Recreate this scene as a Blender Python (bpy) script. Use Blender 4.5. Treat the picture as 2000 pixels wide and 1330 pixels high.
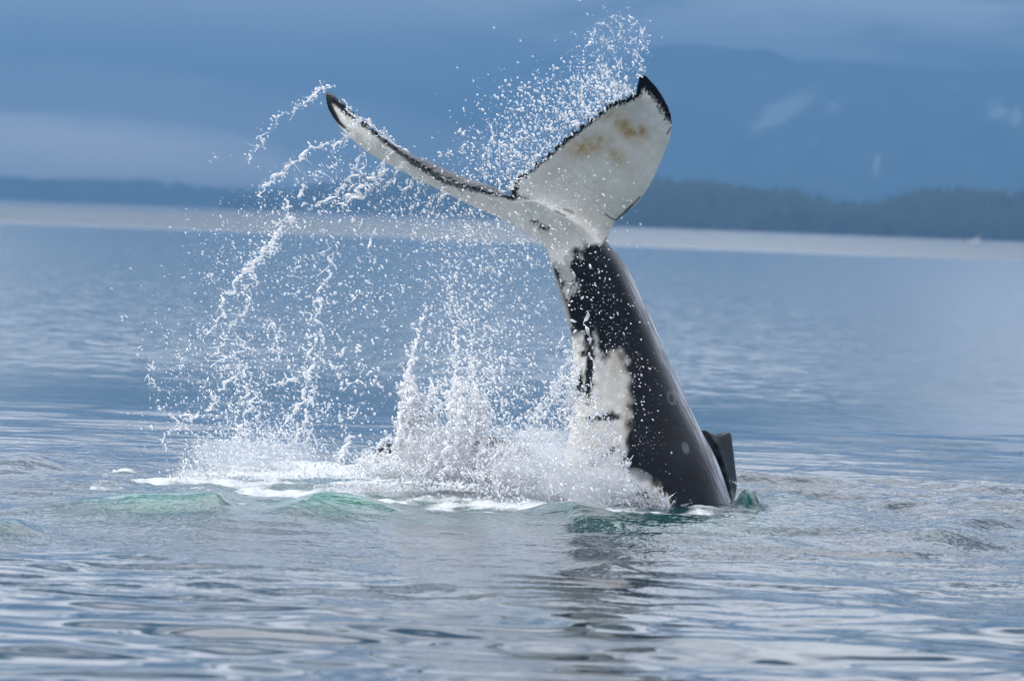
import bpy, math
import numpy as np
from mathutils import Matrix, Vector

# ------------------------------------------------------------------ camera
sc = bpy.context.scene
for o in list(bpy.data.objects):
    bpy.data.objects.remove(o)
col = sc.collection
FPX, CAMH, PITCH, ROLL = 10000.0, 2.5, 0.0243, math.radians(2.147)
cam = bpy.data.cameras.new('camera')
cam.sensor_width = 36.0
cam.lens = 36.0 * FPX / 2000.0
cam.clip_start = 0.5
cam.clip_end = 80000.0
cam.dof.use_dof = True
cam.dof.focus_distance = 45.0
cam.dof.aperture_fstop = 2.9
camo = bpy.data.objects.new('camera', cam)
col.objects.link(camo)
RM = Matrix.Rotation(math.pi / 2 - PITCH, 4, 'X') @ Matrix.Rotation(ROLL, 4, 'Z')
camo.matrix_world = Matrix.Translation((0, 0, CAMH)) @ RM
sc.camera = camo

# ------------------------------------------------------------------ sun and sky
SUN = Vector((-0.76, 0.14, 0.66)).normalized()          # direction towards the sun
sun = bpy.data.lights.new('sun', 'SUN')
sun.energy = 4.8
sun.angle = math.radians(0.53)
sun.color = (1.0, 0.955, 0.89)
suno = bpy.data.objects.new('sun', sun)
suno.rotation_euler = SUN.to_track_quat('Z', 'Y').to_euler()
col.objects.link(suno)

wd = bpy.data.worlds.new('World')
sc.world = wd
wd.use_nodes = True
wn = wd.node_tree.nodes
wl = wd.node_tree.links
wn.clear()
w_out = wn.new('ShaderNodeOutputWorld')
sky = wn.new('ShaderNodeTexSky')
sky.sky_type = 'NISHITA'
sky.sun_disc = False
sky.sun_elevation = math.asin(SUN.z)
sky.sun_rotation = math.atan2(SUN.x, SUN.y)
sky.air_density = 1.0
sky.dust_density = 0.6
bg_sky = wn.new('ShaderNodeBackground')
bg_sky.inputs['Strength'].default_value = 0.075
wl.new(sky.outputs[0], bg_sky.inputs['Color'])
# broken cloud layer, laid out on a horizontal plane overhead
tc = wn.new('ShaderNodeTexCoord')
sx = wn.new('ShaderNodeSeparateXYZ')
wl.new(tc.outputs['Generated'], sx.inputs[0])


def wmath(op, a, b=None, clamp=False):
    n = wn.new('ShaderNodeMath')
    n.operation = op
    n.use_clamp = clamp
    for i, v in enumerate((a, b)):
        if v is None:
            continue
        if isinstance(v, (int, float)):
            n.inputs[i].default_value = v
        else:
            wl.new(v, n.inputs[i])
    return n.outputs[0]


zz = wmath('ADD', wmath('MAXIMUM', sx.outputs['Z'], 0.0), 0.13)
cx_ = wmath('DIVIDE', sx.outputs['X'], zz)
cy_ = wmath('DIVIDE', sx.outputs['Y'], zz)
cmb = wn.new('ShaderNodeCombineXYZ')
wl.new(cx_, cmb.inputs[0])
wl.new(cy_, cmb.inputs[1])
cn = wn.new('ShaderNodeTexNoise')
cn.inputs['Scale'].default_value = 1.15
cn.inputs['Detail'].default_value = 6.0
cn.inputs['Roughness'].default_value = 0.55
wl.new(cmb.outputs[0], cn.inputs['Vector'])
cr = wn.new('ShaderNodeMapRange')
cr.interpolation_type = 'SMOOTHSTEP'
cr.inputs['From Min'].default_value = 0.42
cr.inputs['From Max'].default_value = 0.55
wl.new(cn.outputs['Fac'], cr.inputs['Value'])
bg_cl = wn.new('ShaderNodeBackground')
bg_cl.inputs['Color'].default_value = (0.92, 0.94, 1.0, 1)
bg_cl.inputs['Strength'].default_value = 2.9
mixw = wn.new('ShaderNodeMixShader')
wl.new(cr.outputs[0], mixw.inputs[0])
wl.new(bg_sky.outputs[0], mixw.inputs[1])
wl.new(bg_cl.outputs[0], mixw.inputs[2])
wl.new(mixw.outputs[0], w_out.inputs['Surface'])

sc.view_settings.view_transform = 'Standard'
sc.view_settings.look = 'None'
sc.view_settings.gamma = 1.0
sc.view_settings.exposure = 0.0
sc.view_settings.use_curve_mapping = False
sc.render.engine = 'CYCLES'
cy = sc.cycles
cy.max_bounces = 9
cy.diffuse_bounces = 6
cy.glossy_bounces = 3
cy.transmission_bounces = 3
cy.transparent_max_bounces = 12
cy.volume_bounces = 3
cy.caustics_reflective = False
cy.caustics_refractive = False
cy.sample_clamp_indirect = 6.0
cy.use_denoising = True
cy.use_adaptive_sampling = True
cy.adaptive_threshold = 0.02

# ------------------------------------------------------------------ helpers
R3 = np.array(RM.to_3x3())
CAM = np.array((0, 0, CAMH))
rng = np.random.default_rng(7)
MPX = 45.0 / FPX                    # metres per photo pixel at the whale


def ray(px, py):
    px = np.asarray(px, float)
    py = np.asarray(py, float)
    d = np.stack([(px - 1000) / FPX, -(py - 665) / FPX, -np.ones_like(px)], -1)
    return d @ R3.T


def at(px, py, Y):
    """point seen in that direction at distance Y"""
    d = ray(px, py)
    return CAM + d * (np.asarray(Y, float) / d[..., 1])[..., None]


def sea_at(px, py, z=0.0):
    d = ray(px, py)
    return CAM + d * ((z - CAMH) / d[..., 2])[..., None]


def pix(P):
    c = (np.asarray(P, float) - CAM) @ R3
    return 1000 + FPX * c[..., 0] / -c[..., 2], 665 - FPX * c[..., 1] / -c[..., 2]


def smooth(a, b, x):
    t = np.clip((x - a) / (b - a), 0, 1)
    return t * t * (3 - 2 * t)


class Noise:
    """smooth value noise from a few random plane waves"""
    def __init__(self, seed, scale, n=14, dim=2, spread=0.6):
        g = np.random.default_rng(seed)
        d = g.normal(size=(n, dim))
        d /= np.linalg.norm(d, axis=1)[:, None]
        self.k = d * (2 * np.pi / (scale * np.exp(g.uniform(-spread, spread, n))))[:, None]
        self.p = g.uniform(0, 6.283, n)

    def __call__(self, *c):
        r = 0
        for k, p in zip(self.k, self.p):
            a = p
            for ki, ci in zip(k, c):
                a = a + ki * ci
            r = r + np.sin(a)
        return r / math.sqrt(len(self.p) / 2)         # about unit variance


def build(name, V, F, mat=None, parent=None, smooth_shade=True, attrs=None):
    """V (n,3) and F: list of arrays with equal face length"""
    me = bpy.data.meshes.new(name)
    V = np.asarray(V, np.float32)
    if isinstance(F, np.ndarray):
        F = [F]
    F = [np.asarray(f, np.int32) for f in F if len(f)]
    me.vertices.add(len(V))
    me.vertices.foreach_set('co', V.ravel())
    lens = np.concatenate([np.full(len(f), f.shape[1], np.int32) for f in F])
    idx = np.concatenate([f.ravel() for f in F])
    me.loops.add(len(idx))
    me.loops.foreach_set('vertex_index', idx)
    me.polygons.add(len(lens))
    me.polygons.foreach_set('loop_start', np.concatenate([[0], np.cumsum(lens)[:-1]]).astype(np.int32))
    me.update(calc_edges=True)
    me.polygons.foreach_set('use_smooth', np.full(len(lens), smooth_shade, bool))
    for an, av in (attrs or {}).items():
        av = np.asarray(av, np.float32)
        if av.ndim == 1:
            me.attributes.new(an, 'FLOAT', 'POINT').data.foreach_set('value', av)
        else:
            me.attributes.new(an, 'FLOAT_COLOR', 'POINT').data.foreach_set('color', av.ravel())
    if mat:
        me.materials.append(mat)
    ob = bpy.data.objects.new(name, me)
    col.objects.link(ob)
    if parent:
        ob.parent = parent
    return ob


def tag(o, label=None, cat=None, group=None, kind=None):
    for k, v in (('label', label), ('category', cat), ('group', group), ('kind', kind)):
        if v:
            o[k] = v
    return o


def grid_faces(nu, nv, off=0, wrap=False):
    i = np.arange(nu - 1)[:, None]
    j = np.arange(nv if wrap else nv - 1)[None, :]
    j2 = (j + 1) % nv
    a = i * nv + j
    b = i * nv + j2
    c = (i + 1) * nv + j2
    d = (i + 1) * nv + j
    return np.stack([a, b, c, d], -1).reshape(-1, 4) + off


class NT:
    """small wrapper for material nodes"""
    def __init__(self, name):
        self.m = bpy.data.materials.new(name)
        self.m.use_nodes = True
        self.n = self.m.node_tree.nodes
        self.l = self.m.node_tree.links
        self.n.clear()
        self.out = self.n.new('ShaderNodeOutputMaterial')

    def node(self, t, **kw):
        nd = self.n.new(t)
        ins = kw.pop('ins', {})
        for k, v in kw.items():
            setattr(nd, k, v)
        for k, v in ins.items():
            self.set(nd, k, v)
        return nd

    def set(self, nd, k, v):
        if hasattr(v, 'links'):
            self.l.new(v, nd.inputs[k])
        else:
            nd.inputs[k].default_value = v

    def math(self, op, a, b=0.0, clamp=False):
        nd = self.node('ShaderNodeMath', operation=op, use_clamp=clamp)
        self.set(nd, 0, a)
        self.set(nd, 1, b)
        return nd.outputs[0]

    def mix(self, f, a, b):
        nd = self.node('ShaderNodeMix', data_type='RGBA')
        self.set(nd, 0, f)
        self.set(nd, 6, a)
        self.set(nd, 7, b)
        return nd.outputs[2]

    def ramp(self, v, a, b, lo=0.0, hi=1.0):
        nd = self.node('ShaderNodeMapRange', interpolation_type='SMOOTHSTEP')
        self.set(nd, 'Value', v)
        self.set(nd, 'From Min', a)
        self.set(nd, 'From Max', b)
        self.set(nd, 'To Min', lo)
        self.set(nd, 'To Max', hi)
        return nd.outputs[0]

    def attr(self, name, out='Fac'):
        return self.node('ShaderNodeAttribute', attribute_name=name).outputs[out]

    def noise(self, vec, scale, detail=3.0, rough=0.5):
        nd = self.node('ShaderNodeTexNoise', ins={'Vector': vec, 'Scale': scale, 'Detail': detail, 'Roughness': rough})
        return nd.outputs['Fac']

    def mapping(self, vec, scale=(1, 1, 1), loc=(0, 0, 0)):
        nd = self.node('ShaderNodeMapping', ins={'Vector': vec, 'Scale': scale, 'Location': loc})
        return nd.outputs[0]

    def pos(self):
        return self.node('ShaderNodeNewGeometry').outputs['Position']


# ------------------------------------------------------------------ materials
def mat_water():
    t = NT('sea_water')
    p = t.pos()
    sep = t.node('ShaderNodeSeparateXYZ', ins={0: p})
    foam = t.attr('foam')
    air = t.attr('aerated')
    chop = t.attr('chop')
    # colour of the water body: deep blue green, milky green where full of fine bubbles
    body = t.mix(air, (0.006, 0.022, 0.034, 1), (0.001, 0.120, 0.078, 1))
    fn = t.noise(t.mapping(p, (7, 2.6, 7)), 1.0, 6.0, 0.62)
    fn2 = t.noise(t.mapping(p, (26, 11, 26)), 1.0, 4.0, 0.6)
    fsum = t.math('ADD', t.math('MULTIPLY', fn, 0.7), t.math('MULTIPLY', fn2, 0.3))
    edge = t.math('SUBTRACT', 0.86, t.math('MULTIPLY', foam, 0.72))
    fm = t.ramp(fsum, t.math('SUBTRACT', edge, 0.19), t.math('ADD', edge, 0.24))
    fm = t.math('MULTIPLY', fm, t.ramp(foam, 0.02, 0.12))
    base = t.mix(fm, body, (0.50, 0.53, 0.55, 1))
    # wind ruffled water far out
    far = t.ramp(t.math('ADD', sep.outputs['Y'], t.math('MULTIPLY', t.noise(t.mapping(p, (0.004, 0.012, 1)), 1.0, 2.0), 160.0)), 520.0, 640.0)
    rough = t.math('ADD', t.math('MULTIPLY', far, 0.05), t.ramp(sep.outputs['Y'], 46.0, 80.0, 0.03, 0.06))
    rough = t.math('ADD', rough, t.math('MULTIPLY', fm, 0.6), True)
    # small ripples
    r1 = t.noise(t.mapping(p, (5.5, 4.0, 1)), 1.0, 3.0, 0.55)
    r2 = t.noise(t.mapping(p, (1.1, 0.32, 1), (3, 7, 0)), 1.0, 3.0, 0.5)
    r3 = t.noise(t.mapping(p, (0.25, 0.05, 1), (13, 7, 0)), 1.0, 4.0, 0.6)
    hgt = t.math('ADD', t.math('MULTIPLY', r1, t.math('MULTIPLY', chop, 0.030)), t.math('MULTIPLY', r2, t.math('MULTIPLY', t.ramp(sep.outputs['Y'], 34.0, 50.0, 0.008, 0.030), t.ramp(sep.outputs['Y'], 52.0, 66.0, 1.0, 0.35))))
    hgt = t.math('ADD', hgt, t.math('MULTIPLY', r3, t.ramp(sep.outputs['Y'], 34.0, 60.0, 0.03, 0.07)))
    r4 = t.noise(t.mapping(p, (15, 11, 1), (5, 1, 0)), 1.0, 2.0, 0.5)
    hgt = t.math('ADD', hgt, t.math('MULTIPLY', r4, t.math('MULTIPLY', chop, 0.020)))
    hgt = t.math('ADD', hgt, t.math('MULTIPLY', fsum, t.math('MULTIPLY', fm, 0.10)))
    bump = t.node('ShaderNodeBump', ins={'Strength': 0.55, 'Distance': 1.0, 'Height': hgt})
    fac = t.node('ShaderNodeTexNoise', ins={'Vector': t.mapping(p, (3.0, 3.0, 1)), 'Scale': 1.0, 'Detail': 1.0})
    cen = t.node('ShaderNodeVectorMath', operation='SUBTRACT')
    t.l.new(fac.outputs['Color'], cen.inputs[0])
    cen.inputs[1].default_value = (0.5, 0.5, 0.5)
    amp = t.math('ADD', t.math('MULTIPLY', far, 0.5), t.ramp(sep.outputs['Y'], 52.0, 90.0, 0.0, 0.07))
    scl = t.node('ShaderNodeVectorMath', operation='SCALE')
    t.l.new(cen.outputs[0], scl.inputs[0])
    t.l.new(amp, scl.inputs['Scale'])
    flat = t.node('ShaderNodeVectorMath', operation='MULTIPLY')
    t.l.new(scl.outputs[0], flat.inputs[0])
    flat.inputs[1].default_value = (1, 1, 0)
    addn = t.node('ShaderNodeVectorMath', operation='ADD')
    t.l.new(bump.outputs[0], addn.inputs[0])
    t.l.new(flat.outputs[0], addn.inputs[1])
    # at such a flat view only the facets leaning this way are seen
    lean = t.node('ShaderNodeCombineXYZ', ins={1: t.math('ADD', t.math('MULTIPLY', far, -0.15), t.ramp(sep.outputs['Y'], 45.0, 85.0, 0.0, -0.032))})
    addm = t.node('ShaderNodeVectorMath', operation='ADD')
    t.l.new(addn.outputs[0], addm.inputs[0])
    t.l.new(lean.outputs[0], addm.inputs[1])
    nrm = t.node('ShaderNodeVectorMath', operation='NORMALIZE')
    t.l.new(addm.outputs[0], nrm.inputs[0])
    bs = t.node('ShaderNodeBsdfPrincipled', ins={'Base Color': base, 'Roughness': rough, 'IOR': 1.333, 'Normal': nrm.outputs[0]})
    t.l.new(bs.outputs[0], t.out.inputs[0])
    return t.m


def mat_skin():
    t = NT('wet_whale_skin')
    p = t.pos()
    c = t.attr('skin', 'Color')
    n1 = t.noise(p, 14.0, 5.0, 0.6)
    n2 = t.noise(t.mapping(p, (60, 60, 18)), 1.0, 3.0, 0.6)
    k = t.math('ADD', 0.80, t.math('MULTIPLY', t.math('ADD', t.math('MULTIPLY', n1, 0.7), t.math('MULTIPLY', n2, 0.3)), 0.40))
    nd = t.node('ShaderNodeVectorMath', operation='SCALE')
    t.l.new(c, nd.inputs[0])
    t.l.new(k, nd.inputs['Scale'])
    bump = t.node('ShaderNodeBump', ins={'Strength': 0.25, 'Distance': 0.02, 'Height': t.math('ADD', n1, t.math('MULTIPLY', n2, 0.5))})
    ro = t.math('ADD', 0.22, t.math('MULTIPLY', n2, 0.22))
    bs = t.node('ShaderNodeBsdfPrincipled', ins={'Base Color': nd.outputs[0], 'Roughness': ro, 'IOR': 1.33, 'Specular IOR Level': 0.28, 'Normal': bump.outputs[0]})
    t.l.new(bs.outputs[0], t.out.inputs[0])
    return t.m


def mat_spray(name, tint=(0.95, 0.965, 1.0, 1)):
    t = NT(name)
    d = t.node('ShaderNodeBsdfDiffuse', ins={'Color': tint})
    tr = t.node('ShaderNodeBsdfTranslucent', ins={'Color': tint})
    m1 = t.node('ShaderNodeMixShader', ins={0: 0.62, 1: d.outputs[0], 2: tr.outputs[0]})
    g = t.node('ShaderNodeBsdfGlossy', ins={'Color': (1, 1, 1, 1), 'Roughness': 0.22})
    m2 = t.node('ShaderNodeMixShader', ins={0: 0.22, 1: m1.outputs[0], 2: g.outputs[0]})
    tp = t.node('ShaderNodeBsdfTransparent')
    m3 = t.node('ShaderNodeMixShader', ins={0: t.attr('clear'), 1: m2.outputs[0], 2: tp.outputs[0]})
    t.l.new(m3.outputs[0], t.out.inputs[0])
    return t.m


def mat_plain(name, c, rough=0.8, nscale=None, namp=0.3):
    t = NT(name)
    base = (*c, 1)
    if nscale:
        n = t.noise(t.pos(), nscale, 4.0, 0.6)
        base = t.mix(n, tuple(x * (1 - namp) for x in c) + (1,), tuple(min(1, x * (1 + namp)) for x in c) + (1,))
    bs = t.node('ShaderNodeBsdfPrincipled', ins={'Base Color': base, 'Roughness': rough})
    t.l.new(bs.outputs[0], t.out.inputs[0])
    return t.m


def mat_mountain():
    t = NT('mountain_slope')
    p = t.pos()
    snow = t.attr('snow')
    n = t.noise(t.mapping(p, (1, .35, 1)), 0.013, 6.0, 0.65)
    m = t.math('MULTIPLY', t.ramp(t.math('ADD', snow, t.math('MULTIPLY', t.math('SUBTRACT', n, 0.5), 2.6)), 0.30, 1.0), t.ramp(snow, 0.1, 0.5))
    rock = t.mix(t.ramp(n, .3, .7), (0.015, 0.03, 0.022, 1), (0.085, 0.10, 0.09, 1))
    bs = t.node('ShaderNodeBsdfDiffuse', ins={'Color': t.mix(m, rock, (0.50, 0.52, 0.56, 1))})
    t.l.new(bs.outputs[0], t.out.inputs[0])
    return t.m


M_WATER = mat_water()
M_SKIN = mat_skin()
M_DROP = mat_spray('white_water_drops')
M_STRAND = mat_spray('white_water_strands')
M_LAND = mat_plain('dark_forest_floor', (0.02, 0.03, 0.018), 1.0, 0.02)
M_TREE = mat_plain('conifer_needles', (0.045, 0.062, 0.045), 1.0, 0.03, 0.6)
M_MOUNT = mat_mountain()

# ------------------------------------------------------------------ the sea
def axis(core, step, grow_to, ratio=1.16):
    a = list(np.arange(core[0], core[1] + 1e-6, step))
    s, x = step, a[-1]
    while x < grow_to[1]:
        s *= ratio
        x += s
        a.append(x)
    s, x, lo = step, a[0], []
    while x > grow_to[0]:
        s *= ratio
        x -= s
        lo.append(x)
    return np.array(lo[::-1] + a)


gx = axis((-7.6, 7.6), 0.032, (-16000, 16000), 1.10)
ycore = np.concatenate([np.arange(22, 40, 0.05), np.arange(40, 60, 0.06), np.arange(60, 100, 0.2)])
ys = []
y, s = 100.0, 0.22
while y < 24000:
    ys.append(y)
    s *= 1.08
    y += s
yb = []
y, s = 22.0, 0.06
while y > -600:
    s *= 1.25
    y -= s
    yb.append(y)
gy = np.concatenate([yb[::-1], ycore, ys])
GX, GY = np.meshgrid(gx, gy, indexing='ij')
PXg, PYg = pix(np.stack([GX, np.maximum(GY, 3.0), 0 * GX], -1))
WB = sea_at(1275, 985)                                   # where the tail enters the water
rad = np.hypot(GX - WB[0], (GY - WB[1]) * 0.8)
inner = smooth(15.5, 12.0, np.abs(GX)) * smooth(95, 66, GY) * smooth(22, 24, GY)
calm = smooth(68, 50, GY + 0.25 * np.abs(GX - 0.5) + 2.0 * Noise(33, 5.0)(GX, GY * .4))
near = np.exp(-(rad / 6.0) ** 2)
front = smooth(41, 33, GY)


def waves(seed, lmin, lmax, n, slope, aniso=1.0):
    g = np.random.default_rng(seed)
    h = np.zeros_like(GX)
    for i in range(n):
        lam = math.exp(g.uniform(math.log(lmin), math.log(lmax)))
        th = (g.uniform(0, 6.283) if i % 3 == 0 else g.normal(math.radians(86), 0.5)) if aniso < 0 else g.normal(math.radians(80), 0.75 * aniso)
        k = 2 * math.pi / lam
        amp = slope / k * math.sqrt(2.0 / n)
        h += amp * np.sin(k * (math.cos(th) * GX + math.sin(th) * GY) + g.uniform(0, 6.28))
    return h


patch = 0.5 + 0.5 * np.tanh(Noise(31, 3.4)(GX, GY * 0.45))
patch2 = 0.5 + 0.5 * np.tanh(1.4 * Noise(32, 2.0)(GX * 0.8, GY * 0.4))
H = waves(1, 0.40, 1.4, 36, 0.088, -1) * (0.30 * calm + 0.42 * front * calm + 0.36 * near)
H += waves(2, 0.18, 0.45, 34, 0.080, -1) * calm * (0.20 + 0.85 * patch * smooth(29, 40, GY)) * (0.45 + 0.55 * near)
H += waves(3, 1.6, 5.0, 14, 0.030) * (0.07 + 0.93 * calm)
H += waves(4, 0.11, 0.24, 30, 0.085, -1) * calm * (.25 + .75 * patch2) * np.exp(-((GY - 42) / 6.5) ** 2) * 0.4
# rings running out from the tail
H += 0.045 * np.sin(2 * np.pi * rad / 1.25 + Noise(5, 3.0)(GX, GY)) * np.exp(-((rad - 3.4) / 2.3) ** 2) * (0.3 + 0.7 * (GX > 0.5)) * smooth(0.8, 1.6, rad)


def hump(px, py, wpx, depth_m, hgt, sharp=2.0, skew=0.0):
    c = sea_at(px, py)
    u = (GX - c[0]) / (wpx * c[1] / FPX / 2)
    v = (GY - c[1]) / depth_m + skew * u
    r = np.sqrt(u * u + v * v)
    return hgt * np.exp(-r ** sharp)


green = np.zeros_like(GX)


def green_hump(px, py, w, d, h, g, **k):
    global H, green
    a = hump(px, py, w, d, h, **k)
    H = H + a
    if g:
        green = np.maximum(green, g * np.exp(-((a / h - 1) / 0.70) ** 2) * smooth(.04, .3, a / h))


def place_humps():
    green_hump(655, 1008, 270, 0.75, 0.22, 1.0, skew=-0.12)
    green_hump(300, 1006, 300, 0.7, 0.16, 0.9)
    green_hump(420, 1012, 110, 0.4, 0.11, 0.25, sharp=1.4)
    green_hump(1110, 1012, 180, 0.5, 0.14, 0.42)
    green_hump(1190, 1024, 150, 0.6, 0.05, 0.30)
    green_hump(1462, 993, 52, 0.32, 0.16, 0.40, sharp=3.0)
    green_hump(1530, 985, 110, 0.8, 0.06, 0.30)
    green_hump(20, 1040, 120, 0.7, 0.10, 0.35)
    green_hump(40, 912, 150, 0.9, 0.09, 0.0)
    green_hump(880, 1024, 220, 0.6, 0.04, 0.30)
    green_hump(1820, 1062, 200, 0.5, 0.07, 0.05)
    green_hump(1190, 1108, 90, 0.4, 0.05, 0.1)
    green_hump(560, 1018, 90, 0.4, 0.05, 0.1)
    green_hump(120, 1005, 200, 0.6, 0.06, 0.2)


place_humps()
# foam: the churned patch left of the tail
fz = Noise(41, 1.3)(GX, GY * 0.5) * 0.16 + Noise(42, 0.45)(GX, GY * 0.45) * 0.10


def blob(px, py, wx, wy):
    return np.exp(-(((PXg - px) / wx) ** 2 + ((PYg - py) / wy) ** 2) ** 1.3)


vis = (GY > 8)
foam = np.maximum.reduce([1.15 * blob(900, 950, 270, 34), 1.05 * blob(1110, 965, 170, 38), 0.92 * blob(560, 930, 230, 26),
                          0.80 * blob(660, 958, 330, 24), 0.30 * blob(330, 935, 140, 14), 0.9 * blob(960, 990, 150, 18), 0.5 * blob(420, 955, 90, 10), 0.40 * blob(1375, 998, 85, 7), 0.34 * blob(1480, 992, 60, 6)])
foam = np.clip(foam * .92 + fz * (foam > 0.05) * 1.7, 0, 1) * vis
foam *= 1 - 0.9 * smooth(0.3, 0.8, green)
aer = np.clip(np.maximum.reduce([green, 0.55 * blob(760, 965, 420, 40), 0.22 * blob(700, 1005, 600, 26), 0.25 * blob(1330, 1020, 260, 30)]), 0, 1) * vis
H += foam * (0.016 * np.abs(Noise(51, 0.5)(GX, GY * 0.6)) + 0.008 * Noise(52, 0.2)(GX, GY * 0.7))
H *= inner
chop = np.clip(calm * (0.25 + 0.9 * patch2 * np.exp(-((GY - 41) / 9) ** 2)) + 0.6 * near, 0.06, 1.0) * (1 - 0.92 * smooth(38, 31, GY)) * (1 - .75 * green)
sea = build('sea', np.stack([GX, GY, H], -1).reshape(-1, 3), grid_faces(len(gx), len(gy))[:, ::-1], M_WATER,
            attrs={'foam': foam.ravel(), 'aerated': aer.ravel(), 'chop': chop.ravel()})
tag(sea, kind='structure')


def sea_height(x, y):
    i = np.clip(np.searchsorted(gx, x), 0, len(gx) - 1)
    j = np.clip(np.searchsorted(gy, y), 0, len(gy) - 1)
    return H[i, j]


# ------------------------------------------------------------------ far shores
def shore(name, prof, Y, deep, seed, step):
    """low wooded land: prof is the skyline (photo column, skyline row); heights in metres at distance Y"""
    px = np.arange(prof[0][0], prof[-1][0] + 1, step)
    top = np.interp(px, [p[0] for p in prof], [p[1] for p in prof])
    g = at(px, top, Y)
    x, hz = g[:, 0], g[:, 2]
    nv = 12
    v = np.linspace(0, 1, nv)
    prof_v = np.sin(np.clip(v * 1.15, 0, 1) * math.pi / 2) ** 0.7
    prof_v[-1] = 0
    n = Noise(seed, 120.0)
    X = x[:, None] + 0 * v[None]
    Yy = Y + deep * v[None] + 0 * X
    Z = np.maximum(hz[:, None] - 8.5, 1.0) * prof_v[None] * (1 + 0.08 * Noise(seed + 1, 60.0)(X, Yy)) - 1.0 * (v[None] < 0.01)
    ob = build(name, np.stack([X, Yy, Z], -1).reshape(-1, 3), grid_faces(len(px), nv)[:, ::-1], M_LAND)
    tag(ob, kind='structure')
    return x, hz, Y, deep, prof_v, v


def wood(name, label, land, count, seed, rows):
    x, hz, Y, deep, pv, v = land
    g = np.random.default_rng(seed)
    tx = g.uniform(x[0], x[-1], count)
    tv = g.uniform(0.01, 0.95, count) ** rows
    base = np.maximum(np.interp(tx, x, hz) - 8.5, 1.0) * np.interp(tv, v, pv) - 0.5
    ht = g.uniform(5.5, 10.5, count) * (1 + 0.12 * Noise(seed + 9, 70.0)(tx, tv * deep))
    rw = ht * g.uniform(0.13, 0.2, count)
    ns = 6
    ang = np.arange(ns) * 2 * np.pi / ns
    V, F = [], []
    tiers = [(0.10, 1.0, 0.52), (0.36, 0.72, 0.78), (0.62, 0.45, 1.0)]
    off = 0
    ty = Y - 6 + deep * tv
    for z0, r, z1 in tiers:
        rr = rw[:, None] * r * g.uniform(0.7, 1.25, (count, ns))
        ring = np.stack([tx[:, None] + rr * np.cos(ang), ty[:, None] + rr * np.sin(ang),
                         base[:, None] + ht[:, None] * (z0 + g.uniform(-.05, .05, (count, ns)))], -1)
        tip = np.stack([tx, ty, base + ht * z1], -1)[:, None]
        vv = np.concatenate([ring, tip], 1)
        V.append(vv.reshape(-1, 3))
        b = off + np.arange(count)[:, None] * (ns + 1)
        k = np.arange(ns)[None]
        F.append(np.stack([b + k, b + (k + 1) % ns, b + ns + 0 * k], -1).reshape(-1, 3))
        off += count * (ns + 1)
    ob = build(name, np.concatenate(V), np.concatenate(F), M_TREE, smooth_shade=False)
    tag(ob, label, 'forest', kind='stuff')


RIGHT = [(1060, 400), (1120, 372), (1200, 352), (1300, 344), (1370, 350), (1440, 352), (1500, 362), (1560, 366), (1600, 374), (1640, 386), (1700, 390),
         (1760, 384), (1820, 376), (1900, 371), (2000, 373), (2150, 368), (2400, 372), (2700, 380)]
MID = [(430, 398), (480, 378), (540, 366), (620, 350), (700, 338), (780, 332), (860, 338), (960, 348), (1080, 372), (1160, 400)]
LEFT = [(-700, 318), (-300, 330), (0, 340), (120, 344), (240, 343), (300, 350), (380, 358), (460, 366), (560, 374), (700, 385)]
l1 = shore('right_shore', RIGHT, 1900.0, 120.0, 3, 6)
l2 = shore('middle_shore', MID, 3300.0, 220.0, 4, 6)
l3 = shore('left_shore', LEFT, 4300.0, 300.0, 5, 6)
wood('right_forest', 'hazy dark conifer forest along the right far shore', l1, 5200, 11, 1.3)
wood('middle_forest', 'blue hazy forest on the far shore behind the tail flukes', l2, 3200, 12, 1.3)
wood('left_forest', 'deep blue distant forest strip on the left far shore', l3, 3600, 13, 1.3)


def mountain(name, prof, Y0, Y1, seed, snow):
    px = np.arange(prof[0][0], prof[-1][0] + 1, 9)
    top = np.interp(px, [p[0] for p in prof], [p[1] for p in prof])
    nv = 90
    v = np.linspace(0, 1, nv)
    crest = at(px, top, Y1)
    foot = at(px, top, Y0)
    X = foot[:, 0:1] * (1 - v) + crest[:, 0:1] * v
    Yy = Y0 + (Y1 - Y0) * v[None] + 0 * X
    Z = crest[:, 2:3] * v[None] ** 1.15
    rid = Noise(seed, 820.0)(X, Yy * 0.55)
    rid2 = Noise(seed + 1, 280.0)(X, Yy * 0.55)
    Z = Z * (1 + (0.16 * rid + 0.07 * rid2) * np.sin(math.pi * v)[None]) + 7 * Noise(seed + 2, 120.0)(X, Yy) * v[None] * (1 - v[None])
    qx, qy = pix(np.stack([X, Yy, Z], -1))
    s = np.zeros_like(X)
    for (a, b, c, d, rot, k) in snow:
        cr_, sr_ = math.cos(rot), math.sin(rot)
        u = ((qx - a) * cr_ + (qy - b) * sr_) / c
        w = (-(qx - a) * sr_ + (qy - b) * cr_) / d
        s = np.maximum(s, k * np.exp(-(u * u + w * w)))
    # back side closes the massif
    Xb, Yb, Zb = X[:, -1:], Yy[:, -1:] + 1400, 0 * X[:, -1:]
    X, Yy, Z, s = [np.concatenate(q, 1) for q in ((X, Xb), (Yy, Yb), (Z, Zb), (s, s[:, -1:]))]
    ob = build(name, np.stack([X, Yy, Z], -1).reshape(-1, 3), grid_faces(len(px), nv + 1)[:, ::-1], M_MOUNT, attrs={'snow': s.ravel()})
    tag(ob, kind='structure')


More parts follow.
